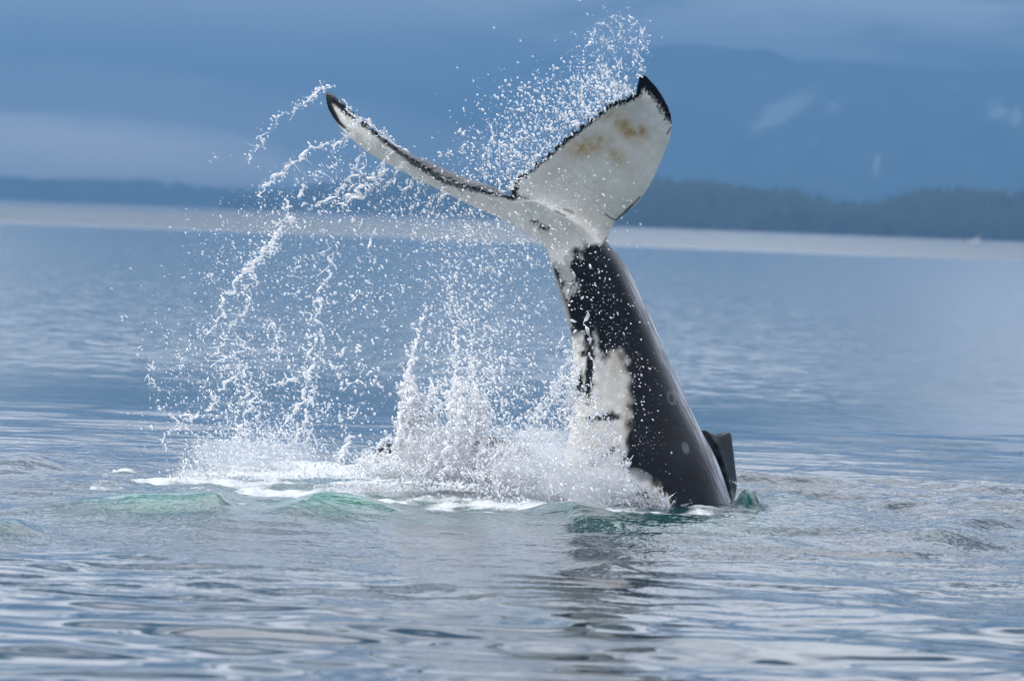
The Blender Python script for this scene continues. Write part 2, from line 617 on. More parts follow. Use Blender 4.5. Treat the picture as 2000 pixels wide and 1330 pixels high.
mountain('mountain', [(560, 425), (680, 372), (760, 330), (830, 282), (900, 235), (960, 205), (1060, 170), (1180, 150), (1300, 132), (1420, 128), (1540, 118),
                      (1660, 120), (1780, 128), (1880, 140), (2000, 130), (2200, 150), (2500, 190), (2900, 260), (3300, 430)], 5000.0, 8400.0, 21,
         [(1530, 215, 85, 22, -0.55, 1.0), (1620, 215, 40, 12, -0.5, 0.8), (1712, 325, 8, 28, 0.15, 0.9), (1945, 215, 30, 22, 0.4, 0.75), (1850, 165, 50, 10, 0.3, 0.6),
          (1390, 205, 40, 10, -0.4, 0.45), (1590, 275, 12, 10, 0, 0.5), (1500, 180, 16, 40, -0.4, 0.6), (1985, 230, 16, 30, 0.3, 0.7)])

# ------------------------------------------------------------------ air
hz_m = NT('pale_haze')
pv_ = hz_m.node('ShaderNodeVolumePrincipled', ins={'Color': (0.117, 0.248, 0.42, 1), 'Density': 4.4e-4, 'Anisotropy': 0.3})
hz_m.l.new(pv_.outputs[0], hz_m.out.inputs['Volume'])


def box(name, lo, hi, mat):
    V = np.array([[x, y, z] for x in (lo[0], hi[0]) for y in (lo[1], hi[1]) for z in (lo[2], hi[2])])
    F = np.array([[0, 1, 3, 2], [4, 6, 7, 5], [0, 4, 5, 1], [2, 3, 7, 6], [0, 2, 6, 4], [1, 5, 7, 3]])
    return build(name, V, F, mat, smooth_shade=False)


# a pale fog bank hangs over the left shore, fine mist over the splash
def puff(name, label, c, r, density, colr, seed, cat):
    nu, na = 40, 64
    th = np.linspace(1e-3, math.pi - 1e-3, nu)[:, None]
    ph = np.linspace(0, 2 * np.pi, na, endpoint=False)[None]
    d = np.stack([np.sin(th) * np.cos(ph), np.sin(th) * np.sin(ph), np.cos(th) + 0 * ph], -1)
    k = 1 + .12 * Noise(seed, 1.1, dim=3)(d[..., 0], d[..., 1], d[..., 2]) + .05 * Noise(seed + 1, .4, dim=3)(d[..., 0], d[..., 1], d[..., 2])
    V = (np.asarray(c) + d * k[..., None] * np.asarray(r)).reshape(-1, 3)
    t = NT(name)
    pv = t.node('ShaderNodeVolumePrincipled', ins={'Color': (*colr, 1), 'Density': density, 'Anisotropy': 0.1})
    t.l.new(pv.outputs[0], t.out.inputs['Volume'])
    j = np.arange(na)
    ob = build(name, V, [grid_faces(nu, na, wrap=True)[:, ::-1], j[None], (j[::-1] + (nu - 1) * na)[None]], t.m)
    return tag(ob, label, cat, kind='stuff')


for fog_label, (a_, b_, rx_, rz_, dn_) in zip(('long pale fog bank above the middle of the left far shore', 'pale fog bank running out of the picture above the left far shore',
                                             'short low fog bank at the right end of the left far shore', 'thin tall veil of cloud over the left far shore'), ((120, 300, 230, 34, 3.8e-3), (-200, 290, 260, 40, 3.8e-3), (330, 328, 170, 22, 2.2e-3), (60, 275, 430, 66, 9.0e-4))):
    puff('fog_bank', fog_label, at(a_, b_, 4750.0), (rx_, 260, rz_), dn_, (.97, .97, 1.0), int(a_) + 900, 'fog')
HAZE = box('haze', (-30000, -1500, -5), (30000, 27000, 330), hz_m.m)
tag(HAZE, 'pale blue haze in the air over the strait', 'haze', kind='stuff')

# ------------------------------------------------------------------ the whale
YW = 45.7


def cr_spline(t, tk, P):
    """Catmull-Rom through P at parameters tk"""
    P = np.asarray(P, float)
    tk = np.asarray(tk, float)
    m = np.gradient(P, tk, axis=0)
    i = np.clip(np.searchsorted(tk, t) - 1, 0, len(tk) - 2)
    h = (tk[i + 1] - tk[i])[:, None]
    s = ((t - tk[i]) / (tk[i + 1] - tk[i]))[:, None]
    return ((2 * s ** 3 - 3 * s ** 2 + 1) * P[i] + (s ** 3 - 2 * s ** 2 + s) * h * m[i]
            + (-2 * s ** 3 + 3 * s ** 2) * P[i + 1] + (s ** 3 - s ** 2) * h * m[i + 1])


D_DIR = np.array((0.80, 0.60, 0.0))          # towards the back of the animal
L_DIR = np.array((0.60, -0.80, 0.0))         # towards its side that faces us


def peduncle():
    # row, left edge, right edge, depth, lateral ratio, section power
    T = [(392, 1016, 1050, -.36, 2.2, 2.0), (425, 1048, 1122, -.22, 1.6, 1.9), (455, 1062, 1168, -.08, 1.1, 1.7), (485, 1068, 1196, 0, .92, 1.45),
         (520, 1079, 1224, .02, .85, 1.35), (590, 1098, 1258, .04, .82, 1.35), (650, 1116, 1285, .06, .82, 1.4), (710, 1121, 1310, .08, .84, 1.45),
         (775, 1121, 1339, .10, .86, 1.5), (835, 1115, 1368, .12, .88, 1.58), (900, 1106, 1402, .14, .9, 1.65), (985, 1096, 1432, .16, .9, 1.7),
         (1100, 1085, 1480, .2, .9, 1.8), (1290, 1110, 1560, .25, .9, 2.0)]
    T = np.array(T, float)
    tk = np.arange(len(T), dtype=float)
    tt = np.linspace(0, len(T) - 1, 150)
    Q = cr_spline(tt, tk, T)
    na = 72
    a = np.linspace(0, 2 * np.pi, na, endpoint=False)
    V = []
    for row, xl, xr, dep, k, pw in Q:
        c = at((xl + xr) / 2, row, YW + dep)
        hw = (xr - xl) / 2 * (YW + dep) / FPX
        ca, sa = np.cos(a), np.sin(a)
        q = (np.abs(ca) ** pw + np.abs(sa) ** pw) ** (-1 / pw)
        rd = (hw + .008) / np.max(q * (.8 * ca + .6 * k * sa))
        rl = rd * k
        V.append(c + (rd * q * ca)[:, None] * D_DIR + (rl * q * sa)[:, None] * L_DIR)
    n = len(Q)
    V = np.concatenate(V + [V[0].mean(0)[None], V[-1].mean(0)[None]])
    j = np.arange(na)
    capA = np.stack([j, (j + 1) % na, np.full(na, n * na)], -1)
    capB = np.stack([(n - 1) * na + (j + 1) % na, (n - 1) * na + j, np.full(na, n * na + 1)], -1)
    return V, grid_faces(n, na, wrap=True)[:, ::-1], np.concatenate([capA, capB])


RF = [(0, 1130, 520, 0, 1000, 384, -.42), (.15, 1180, 474, -.02, 1008, 354, -.44), (.3, 1203, 432, -.08, 1050, 320, -.50), (.45, 1243, 399, -.2, 1100, 277, -.60),
      (.6, 1273, 355, -.33, 1150, 239, -.70), (.72, 1296, 303, -.45, 1190, 206, -.78), (.82, 1311, 258, -.57, 1222, 194, -.84), (.9, 1308, 216, -.68, 1242, 182, -.88),
      (.96, 1285, 174, -.80, 1246, 163, -.90), (1, 1260, 146, -.90, 1250, 148, -.92)]
LF = [(0, 1130, 520, 0, 1000, 384, -.42), (.12, 1064, 476, .1, 975, 381, -.36), (.25, 1000, 436, .35, 925, 368, -.25), (.4, 925, 402, .6, 870, 350, 0),
      (.55, 850, 366, .85, 812, 318, .30), (.7, 775, 328, 1.08, 752, 275, .65), (.82, 706, 288, 1.25, 708, 238, .95), (.9, 662, 246, 1.35, 678, 211, 1.15),
      (.96, 640, 209, 1.4, 656, 190, 1.3), (1, 635, 185, 1.43, 643, 179, 1.42)]


def fluke(tab, seed, flip, thick, camber):
    T = np.array(tab)
    nu, nv = 170, 46
    u = np.linspace(0, 1, nu)
    Lq = cr_spline(u, T[:, 0], T[:, 1:4])
    Tq = cr_spline(u, T[:, 0], T[:, 4:7])
    Lp = at(Lq[:, 0], Lq[:, 1], YW + Lq[:, 2])
    Tp = at(Tq[:, 0], Tq[:, 1], YW + Tq[:, 2])
    # ragged, scalloped trailing edge
    n1, n2 = Noise(seed, .030, dim=1), Noise(seed + 1, .075, dim=1)
    jag = (0.011 * n1(u * 1.0) - 0.013 * np.abs(n2(u)) + 0.010) * smooth(0.0, .1, u) * smooth(.96, .84, u)
    ch = Tp - Lp
    cl = np.linalg.norm(ch, axis=1)[:, None]
    s = np.linspace(0, 1, nv)
    s = 1 - (1 - s ** 1.2) ** 1.25
    C = Lp[:, None] * (1 - s)[None, :, None] + Tp[:, None] * s[None, :, None]
    C0 = C
    du = np.gradient(C, axis=0)
    dv = np.gradient(C, axis=1)
    N = np.cross(du, dv)
    N /= np.maximum(np.linalg.norm(N, axis=2), 1e-9)[..., None]
    if flip:
        N = -N
    th = np.interp(u, [0, .15, .4, .7, .9, 1], thick)
    C = C + N * (np.interp(u, [0, .15, .25, .55, .75, 1], camber)[:, None] * (4 * s * (1 - s))[None])[..., None]
    prof = 2.6 * (np.sqrt(s) * 0.9 * (1 - s) + 0.05 * s * (1 - s)) * .62 + 0.07
    prof[0] = 0.02
    C = C + (ch / np.maximum(cl, 1e-3) * jag[:, None] * 1.7)[:, None] * (s ** 14)[None, :, None]
    tv = th[:, None] * prof[None]
    tv = np.minimum(tv, 0.4 * cl + 0.006)
    tv = np.maximum(tv, 0.012)
    lift = 0.25
    up = C + N * (tv * (1 + lift))[..., None]
    dn = C - N * (tv * (1 - lift))[..., None]
    V = np.concatenate([up.reshape(-1, 3), dn.reshape(-1, 3)])
    f1 = grid_faces(nu, nv)
    f2 = grid_faces(nu, nv, nu * nv)[:, ::-1]
    o = nu * nv
    i = np.arange(nu - 1)
    j = np.arange(nv - 1)
    side = [np.stack([i * nv, (i + 1) * nv, o + (i + 1) * nv, o + i * nv], -1),
            np.stack([(i + 1) * nv + nv - 1, i * nv + nv - 1, o + i * nv + nv - 1, o + (i + 1) * nv + nv - 1], -1),
            np.stack([j + 1, j, o + j, o + j + 1], -1),
            np.stack([(nu - 1) * nv + j, (nu - 1) * nv + j + 1, o + (nu - 1) * nv + j + 1, o + (nu - 1) * nv + j], -1)]
    return V, np.concatenate([f1, f2] + side), None, N, C


def dorsal_fin():
    """a low, hooked fin: rows from its free rear edge (up) to its front; each row runs from inside the back out to the fin edge"""
    inn = np.array([(1368, 838), (1380, 866), (1386, 890), (1392, 915), (1400, 940), (1408, 965), (1416, 990)], float)
    out = np.array([(1402, 853), (1424, 843), (1429, 868), (1432, 895), (1435, 922), (1437, 948), (1432, 985)], float)
    k = np.linspace(0, 6, 40)
    inn, out = cr_spline(k, np.arange(7), inn), cr_spline(k, np.arange(7), out)
    nu, nv = 40, 16
    v = np.linspace(0, 1, nv)
    q = inn[:, None] * (1 - v)[None, :, None] + out[:, None] * v[None, :, None]
    q[..., 1] += -6 * np.sin(math.pi * v)[None] * smooth(12, 0, k)[:, None] * 0
    C = at(q[..., 0], q[..., 1], YW + .50 + (q[..., 0] - 1368) * MPX * .75)
    sec = np.sqrt(np.clip(np.sin(math.pi * np.linspace(.04, .97, nu)), 0, 1))[:, None]
    hw = (0.13 * (1 - v)[None] + 0.040 * np.sqrt(1 - v ** 3)[None] + .004) * sec + .008
    V = np.concatenate([(C + L_DIR * hw[..., None]).reshape(-1, 3), (C - L_DIR * hw[..., None]).reshape(-1, 3)])
    o = nu * nv
    i = np.arange(nu - 1)
    j = np.arange(nv - 1)
    e = [(i * nv, (i + 1) * nv), ((i + 1) * nv + nv - 1, i * nv + nv - 1), (j + 1, j), ((nu - 1) * nv + j, (nu - 1) * nv + j + 1)]
    side = [np.stack([a, b, o + b, o + a], -1) for a, b in e]
    return V, np.concatenate([grid_faces(nu, nv), grid_faces(nu, nv, o)[:, ::-1]] + side), None


def join(parts):
    V, Q, Tt, o = [], [], [], 0
    for v, q, t in parts:
        V.append(v)
        Q.append(q + o)
        if t is not None:
            Tt.append(t + o)
        o += len(v)
    return np.concatenate(V), [np.concatenate(Q), np.concatenate(Tt)]


rf = fluke(RF, 61, True, [.13, .12, .085, .05, .025, .012], [0, 0, 0, 0, 0, 0])
lf = fluke(LF, 71, False, [.13, .12, .09, .06, .035, .018], [0, .02, .08, .07, .0, 0])
Vw, Fw = join([peduncle(), rf[:3], lf[:3], dorsal_fin()])
raw = build('whale_raw', Vw, Fw)
md = raw.modifiers.new('r', 'REMESH')
md.mode = 'VOXEL'
md.voxel_size = 0.0115
ms = raw.modifiers.new('s', 'SMOOTH')
ms.factor = 0.5
ms.iterations = 6
dg = bpy.context.evaluated_depsgraph_get()
wme = bpy.data.meshes.new_from_object(raw.evaluated_get(dg))
bpy.data.objects.remove(raw)
nv_ = len(wme.vertices)
WV = np.empty(nv_ * 3, np.float32)
wme.vertices.foreach_get('co', WV)
WV = WV.reshape(-1, 3).astype(float)
WN = np.empty(nv_ * 3, np.float32)
wme.vertex_normals.foreach_get('vector', WN)
WN = WN.reshape(-1, 3).astype(float)


def seg_dist(px, py, line):
    d = np.full(px.shape, 1e9)
    for (x0, y0), (x1, y1) in zip(line[:-1], line[1:]):
        vx, vy = x1 - x0, y1 - y0
        t = np.clip(((px - x0) * vx + (py - y0) * vy) / (vx * vx + vy * vy + 1e-9), 0, 1)
        d = np.minimum(d, np.hypot(px - x0 - t * vx, py - y0 - t * vy))
    return d


def in_poly(px, py, poly):
    r = np.zeros(px.shape, bool)
    n = len(poly)
    for i in range(n):
        x0, y0 = poly[i]
        x1, y1 = poly[(i + 1) % n]
        c = ((y0 > py) != (y1 > py)) & (px < (x1 - x0) * (py - y0) / (y1 - y0 + 1e-12) + x0)
        r ^= c
    return r


def sdf_poly(px, py, poly):
    d = seg_dist(px, py, poly + [poly[0]])
    return np.where(in_poly(px, py, poly), -d, d)


def whale_colours():
    px, py = pix(WV)
    nz = Noise(81, 40, spread=1.0)(px, py) * .6 + Noise(82, 12)(px, py) * .3
    fine = Noise(83, 6)(px, py)
    jx = px + 5 * Noise(84, 30)(px, py)
    jy = py + 5 * Noise(85, 30)(px, py)
    # pale underside of the flukes
    bR = np.array((0.15, -0.73, -0.67))
    bL = np.array((-0.62, -0.15, -0.77))
    w = smooth(1010, 1110, px)[:, None]
    vent = ((bL * (1 - w) + bR * w) * WN).sum(1)
    pale = smooth(-0.12, 0.12, vent)
    root = smooth(14, -14, sdf_poly(px, py, [(1010, 392), (1060, 380), (1150, 420), (1200, 440), (1196, 470), (1120, 500), (1070, 480), (1040, 440)]))
    pale = np.maximum(pale, root * smooth(.35, .0, WN[:, 1]))
    # border to the black tail stock
    border = seg = (jy - (495 - (jx - 1120) * 0.50))
    stock = smooth(-12, 12, border + 1.5 * fine) * smooth(1108, 1126, jx + 3 * fine)
    pale *= 1 - stock
    # black trailing edge and tips
    TE_R = [(1000, 384), (1008, 352), (1050, 318), (1100, 275), (1150, 236), (1190, 203), (1222, 191), (1242, 180), (1246, 160), (1252, 142)]
    TE_L = [(1000, 384), (975, 380), (925, 370), (870, 356), (812, 321), (752, 276), (706, 236), (676, 209), (655, 189), (643, 179)]
    dR = seg_dist(px, py, TE_R)
    dL = seg_dist(px, py, TE_L)
    wr = 8 + 1.6 * fine + 4 * smooth(1150, 1250, px)
    pale *= smooth(-2.5, 2.5, dR - wr)
    wl = 5 + 1.2 * fine + 8 * smooth(740, 660, px)
    pale *= 1 - (1 - smooth(-2.5, 2.5, dL - wl)) * (px < 1010)
    LE_R = [(1252, 140), (1270, 152), (1290, 178), (1305, 205), (1314, 235)]
    dle = seg_dist(px, py, LE_R)
    wle = np.interp(py, [140, 165, 200, 235, 262], [34, 27, 19, 10, 0])
    pale *= np.where(px > 1200, smooth(-5, 5, dle - wle + 3 * fine), 1)
    pale *= np.where((px < 720), smooth(-6, 8, np.hypot((px - 636) * 1.0, (py - 178) * .72) - 25 + 3 * fine), 1)
    pale *= np.where((px < 720) & (py < 330), smooth(-2, 3, seg_dist(px, py, [(633, 185), (638, 205), (662, 240), (690, 265)]) - np.interp(py, [180, 215, 262], [11, 7, 0])), 1)
    # fold and spots by the notch
    for ln, r in (([(985, 378), (1006, 384)], 4), ([(1006, 384), (1030, 386)], 1), ([(1040, 433), (1050, 434)], 2.5), ([(1058, 443), (1068, 447)], 3.5), ([(1120, 492), (1128, 515)], 6)):
        pale *= smooth(-3, 4, seg_dist(px, py, ln) - r + 2 * fine)
    # scratches
    for ln in ([(1285, 208), (1291, 222)], [(1297, 235), (1308, 222)], [(1300, 228), (1312, 212)], [(1303, 262), (1310, 250)], [(1182, 418), (1195, 428), (1206, 430)],
               [(1205, 428), (1235, 400)], [(1212, 426), (1250, 385)], [(1100, 408), (1120, 416)], [(1085, 412), (1105, 422)]):
        pale *= 1 - 0.75 * smooth(2.6, 0.8, seg_dist(px, py, ln))
    # belly
    face = smooth(0.35, 0.05, (WN * D_DIR).sum(1))
    belly = [(1060, 640), (1130, 655), (1160, 648), (1178, 668), (1190, 690), (1206, 682), (1218, 705), (1230, 745), (1231, 790), (1225, 850), (1216, 885), (1216, 925),
             (1250, 938), (1290, 952), (1304, 975), (1312, 1010), (1320, 1100), (1300, 1300), (1000, 1300), (1000, 640)]
    bm = smooth(10, -10, sdf_poly(px + .6 * (jx - px), py + .6 * (jy - py), belly) + .3 * fine + 2.2 * nz)
    strip = [(1066, 470), (1122, 488), (1118, 530), (1124, 575), (1114, 590), (1104, 570), (1090, 535), (1076, 505)]
    bm = np.maximum(bm, 0.75 * smooth(5, -5, sdf_poly(jx, jy, strip) + 3 * fine))
    flank = [(1078, 515), (1092, 555), (1106, 590), (1118, 640), (1108, 640), (1095, 590), (1080, 540)]  # bluish sheen on the far flank, painted as paler skin
    bm = np.maximum(bm, 0.45 * smooth(3, -3, sdf_poly(px, py, flank)))
    for cx, cy_b, rx, ry, rot in ((1150, 640, 9, 48, .10), (1152, 720, 9, 62, .06), (1180, 660, 13, 40, -.1), (1131, 752, 8, 30, .12), (1183, 815, 26, 9, -.12), (1152, 818, 10, 5, 0),
                                  (1188, 886, 22, 8, -.75), (1162, 905, 12, 7, 0), (1247, 958, 26, 10, .7), (1213, 940, 8, 8, 0), (1262, 968, 14, 8, .3), (1140, 690, 10, 7, 0)):
        u = ((px - cx) * math.cos(rot) + (py - cy_b) * math.sin(rot)) / rx
        v = (-(px - cx) * math.sin(rot) + (py - cy_b) * math.cos(rot)) / ry
        bm *= smooth(.6, 1.4, np.hypot(u, v) + .05 * fine + .18 * nz)
    bm *= face * np.clip(.76 + .05 * nz, .5, .95)
    low = smooth(455, 500, py)
    pale = np.maximum(pale * (1 - low * smooth(0, 12, border)), bm * low)
    pale = np.clip(pale, 0, 1)
    white = np.array((.87, .83, .76)) * (1 + 0.05 * nz)[:, None]
    och = np.zeros(len(px))
    for cx, cy_b, rx, ry, rot, k in ((1150, 285, 48, 22, -.3, 1.0), (1222, 250, 17, 36, -.75, 1.1), (1255, 258, 10, 17, -.5, .9), (1205, 305, 28, 15, .8, .75), (1190, 225, 26, 11, -.5, .6),
                                     (1080, 335, 36, 16, -.5, .3), (1205, 700, 14, 60, 0, .5), (1224, 800, 8, 60, 0, .6), (1290, 965, 22, 30, .6, 1.0), (1198, 913, 7, 8, 0, 1.0),
                                     (1150, 430, 26, 40, .3, .22), (1170, 900, 40, 60, 0, .3), (1090, 470, 24, 20, 0, .3)):
        u = ((px - cx) * math.cos(rot) + (py - cy_b) * math.sin(rot)) / rx
        v = (-(px - cx) * math.sin(rot) + (py - cy_b) * math.cos(rot)) / ry
        och = np.maximum(och, k * np.exp(-(u * u + v * v)) * np.clip(.85 + .35 * nz + .06 * fine, 0, 1.4))
    och = np.clip(och, 0, 1)[:, None]
    white = white * (1 - och) + np.array((.52, .36, .18)) * och
    black = np.array((.005, .006, .010)) * (1 + .3 * nz)[:, None]
    # wet sky sheen painted as pale streaks on the back, and two healed scars
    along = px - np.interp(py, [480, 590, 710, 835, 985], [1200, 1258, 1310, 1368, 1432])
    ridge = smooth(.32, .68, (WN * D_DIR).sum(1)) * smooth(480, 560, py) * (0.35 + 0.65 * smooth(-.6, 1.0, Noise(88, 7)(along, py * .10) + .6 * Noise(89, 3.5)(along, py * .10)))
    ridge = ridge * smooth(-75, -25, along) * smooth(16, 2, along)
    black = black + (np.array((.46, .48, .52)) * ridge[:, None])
    side_sheen = smooth(34, 6, along) * (along > 0) * (py > 835) * (.5 + .5 * np.tanh(nz))  # grey sheen on the lit side of the fin, painted into the black
    black = black + np.array((.05, .06, .058)) * side_sheen[:, None]
    for cx, cy_b, rx, ry, rot, ring in ((1311, 777, 7, 13, -.25, 1), (1339, 875, 7, 12, -.3, 0)):
        u = ((px - cx) * math.cos(rot) + (py - cy_b) * math.sin(rot)) / rx
        v = (-(px - cx) * math.sin(rot) + (py - cy_b) * math.cos(rot)) / ry
        r = np.hypot(u, v)
        a = np.exp(-((r - .9) / .22) ** 2) if ring else smooth(1.1, .85, r)
        black = black + np.array((.07, .075, .085)) * a[:, None]
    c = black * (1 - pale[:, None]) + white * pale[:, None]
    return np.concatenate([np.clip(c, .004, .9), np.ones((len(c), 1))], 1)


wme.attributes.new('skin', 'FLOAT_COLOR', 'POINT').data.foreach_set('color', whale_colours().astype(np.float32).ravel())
wme.polygons.foreach_set('use_smooth', np.ones(len(wme.polygons), bool))
wme.materials.clear()
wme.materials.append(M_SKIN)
wme.name = 'humpback_whale'
whale = bpy.data.objects.new('humpback_whale', wme)
col.objects.link(whale)
tag(whale, 'black and white whale tail with raised flukes and small dorsal fin, diving head down', 'whale')


# a second animal just breaks the surface behind the curtain of water
def low_back():
    c = sea_at(885, 893)
    nu, na = 60, 40
    s = np.linspace(-1, 1, nu)
    a = np.linspace(0, 2 * np.pi, na, endpoint=False)
    V = []
    for q in s:
        r = math.sqrt(max(1 - abs(q) ** 2.3, 1e-4))
        ridge = 0.07 * math.exp(-((q - .1) / .13) ** 2)
        x = c[0] + q * 0.92
        rr = 0.40 * r
        V.append(np.stack([x + 0 * a, c[1] + 0.55 * q + rr * np.cos(a), -0.15 + rr * np.sin(a) + ridge * np.maximum(np.sin(a), 0) ** 6], -1))
    V = np.concatenate(V)
    j = np.arange(na)
    caps = [np.arange(na)[::-1][None], ((nu - 1) * na + j)[None]]
    ob = build('whale_back', V, [grid_faces(nu, na, wrap=True)] + caps, M_SKIN,
               attrs={'skin': np.tile(np.array((.012, .013, .016, 1)), (len(V), 1))})
    tag(ob, 'low dark whale back breaking the surface behind the falling curtain of water', 'whale')


low_back()

# ------------------------------------------------------------------ the far boat
M_HULL = mat_plain('white_boat_paint', (.78, .78, .77), .35)
M_GLASS = mat_plain('dark_boat_window', (.02, .025, .03), .08)
M_TRIM = mat_plain('red_boat_trim', (.35, .04, .05), .5)


def boat():
    p = sea_at(1905, 477)
    root = bpy.data.objects.new('motor_boat', None)
    root.location = (p[0], p[1], 0.0)
    root.scale = (.62, .62, .62)
    col.objects.link(root)
    tag(root, 'small white cabin boat far away below the right forest shore', 'boat')
    n = 24
    s = np.linspace(0, 1, n)
    V = []
    for q in s:                                       # stern to bow, bow points left
        x = 2.7 - 5.4 * q
        b = 1.0 * (1 - max(0, (q - .45) / .55) ** 2.2) + .03
        sh = 0.75 + .45 * q ** 2
        keel = -0.35 + .5 * max(0, q - .75) ** 1.2
        V.append([(x, -b, sh), (x, -b * .86, sh * .35), (x, -b * .3, keel), (x, b * .3, keel), (x, b * .86, sh * .35), (x, b, sh)])
    V = np.array(V).reshape(-1, 3)
    F = grid_faces(n, 6, wrap=True)
    build('hull', V, [F, np.arange(6)[None], (np.arange(6)[::-1] + (n - 1) * 6)[None]], M_HULL, root)

    def wedge(name, x0, x1, z0, z1, hw, mat, par, tx0=.1, tx1=.35):
        V = np.array([(x0, -hw, z0), (x1, -hw, z0), (x1, hw, z0), (x0, hw, z0),
                      (x0 + tx1, -hw * .88, z1), (x1 - tx0, -hw * .88, z1), (x1 - tx0, hw * .88, z1), (x0 + tx1, hw * .88, z1)])
        F = np.array([[3, 2, 1, 0], [4, 5, 6, 7], [0, 1, 5, 4], [1, 2, 6, 5], [2, 3, 7, 6], [3, 0, 4, 7]])
        return build(name, V, F, mat, par, smooth_shade=False)
    cabin = wedge('cabin', -.9, 1.7, .80, 2.15, .82, M_HULL, root)
    for k in range(3):
        x = -.45 + k * .7
        wedge('window', x, x + .55, 1.35, 1.85, .80, M_GLASS, cabin, .04, .06)
    wedge('roof', -.75, 1.85, 2.17, 2.27, .85, M_TRIM, root, .05, .05)
    wedge('mast', 1.2, 1.3, 2.28, 3.6, .05, M_HULL, root, .02, .02)
    wedge('outboard_motor', 2.72, 3.05, .0, 1.1, .2, M_GLASS, root, .05, .05)


boat()

# ------------------------------------------------------------------ flying water
OCT_V = np.array([(1, 0, 0), (-1, 0, 0), (0, 1, 0), (0, -1, 0), (0, 0, 1), (0, 0, -1)], float)
OCT_F = np.array([(0, 2, 4), (2, 1, 4), (1, 3, 4), (3, 0, 4), (2, 0, 5), (1, 2, 5), (3, 1, 5), (0, 3, 5)])
g_ = (1 + 5 ** .5) / 2
ICO_V = np.array([(-1, g_, 0), (1, g_, 0), (-1, -g_, 0), (1, -g_, 0), (0, -1, g_), (0, 1, g_), (0, -1, -g_), (0, 1, -g_), (g_, 0, -1), (g_, 0, 1), (-g_, 0, -1), (-g_, 0, 1)])
ICO_V /= np.linalg.norm(ICO_V[0])
ICO_F = np.array([(0, 11, 5), (0, 5, 1), (0, 1, 7), (0, 7, 10), (0, 10, 11), (1, 5, 9), (5, 11, 4), (11, 10, 2), (10, 7, 6), (7, 1, 8),
                  (3, 9, 4), (3, 4, 2), (3, 2, 6), (3, 6, 8), (3, 8, 9), (4, 9, 5), (2, 4, 11), (6, 2, 10), (8, 6, 7), (9, 8, 1)])


class Spray:
    def __init__(self):
        self.V, self.F, self.C, self.o, self.k = [], [], [], 0, 1.0

    def add(self, V, F, c):
        self.V.append(V)
        self.C.append(c)
        self.F.append(F + self.o)
        self.o += len(V)

    def drops(self, P, r, stretch=None):
        """P (n,3) metres, r (n,) metres"""
        P = np.asarray(P)
        for tv, tf, m in ((OCT_V, OCT_F, r < 0.0055), (ICO_V, ICO_F, r >= 0.0055)):
            p, q = P[m], r[m]
            n = len(p)
            if not n:
                continue
            sc_ = q[:, None] * rng.uniform(.75, 1.2, (n, 3))
            sc_[:, 2] *= 1 + 2.2 * rng.random(n) ** 3
            a = rng.normal(.35, .5, n)
            ca, sa = np.cos(a)[:, None], np.sin(a)[:, None]
            v = tv[None] * sc_[:, None]
            v = v * rng.uniform(.92, 1.08, v.shape)
            x = v[..., 0] * ca - v[..., 2] * sa
            z = v[..., 0] * sa + v[..., 2] * ca
            v = np.stack([x, v[..., 1], z], -1) + p[:, None]
            f = tf[None] + (np.arange(n) * len(tv))[:, None, None]
            c = (.08 + .72 * rng.random(n) ** 1.5) * self.k
            self.add(v.reshape(-1, 3), f.reshape(-1, 3), np.repeat(c, len(tv)))

    def tube(self, P, r, ns=6):
        n = len(P)
        if n < 3:
            return
        t = np.gradient(P, axis=0)
        t /= np.maximum(np.linalg.norm(t, axis=1), 1e-9)[:, None]
        a = np.cross(t, (0, 1, 0.02))
        a /= np.maximum(np.linalg.norm(a, axis=1), 1e-9)[:, None]
        b = np.cross(t, a)
        an = np.arange(ns) * 2 * np.pi / ns
        rr = r[:, None] * rng.uniform(.9, 1.1, (n, ns))
        cl = np.clip(.30 + .22 * Noise(int(rng.integers(1e6)), 14, dim=1)(np.arange(n)), .05, .75)
        V = P[:, None] + rr[..., None] * (a[:, None] * np.cos(an)[None, :, None] + b[:, None] * np.sin(an)[None, :, None])
        q = grid_faces(n, ns, wrap=True)
        f = np.concatenate([q[:, [0, 1, 2]], q[:, [0, 2, 3]]])
        self.add(V.reshape(-1, 3), f, np.repeat(cl, ns))

    def link(self, name, label, mat):
        ob = build(name, np.concatenate(self.V), np.concatenate(self.F), mat, attrs={'clear': np.concatenate(self.C)})
        return tag(ob, label, 'water spray', kind='stuff')


def depth_of(px, py):
    """how far the sheets of water hang: from the far left fluke towards the near notch"""
    d = np.interp(px, [280, 640, 800, 950, 1100, 1300], [1.2, 1.2, .55, -.1, -.55, -.9])
    return YW + d * smooth(980, 300, py) + (np.interp(px, [280, 700, 1200], [.2, -.4, -.9])) * smooth(300, 980, py)


def sizes(n, lo, hi, p=2.6):
    return (lo * .8 + (hi - lo) * rng.random(n) ** (p + .6)) * MPX


def scatter(S, n, cx, cy_s, sx_, sy_, rot=0.0, lo=.8, hi=3.0, dep=.45, p=2.6, clump=0.0):
    x = rng.normal(0, 1, n)
    y = rng.normal(0, 1, n)
    if clump:
        m = max(3, int(n / 14))
        k = rng.integers(0, m, n)
        cxs, cys = rng.normal(0, 1, m), rng.normal(0, 1, m)
        s = rng.random(n) < clump
        x = np.where(s, cxs[k] + rng.normal(0, .09, n), x)
        y = np.where(s, cys[k] + rng.normal(0, .09, n), y)
    c, s_ = math.cos(rot), math.sin(rot)
    px = cx + x * sx_ * c - y * sy_ * s_
    py = cy_s + x * sx_ * s_ + y * sy_ * c
    P = at(px, py, depth_of(px, py) + rng.normal(0, dep, n))
    ok = P[:, 2] > sea_height(P[:, 0], P[:, 1]) - .01
    S.drops(P[ok], sizes(n, lo, hi, p)[ok])


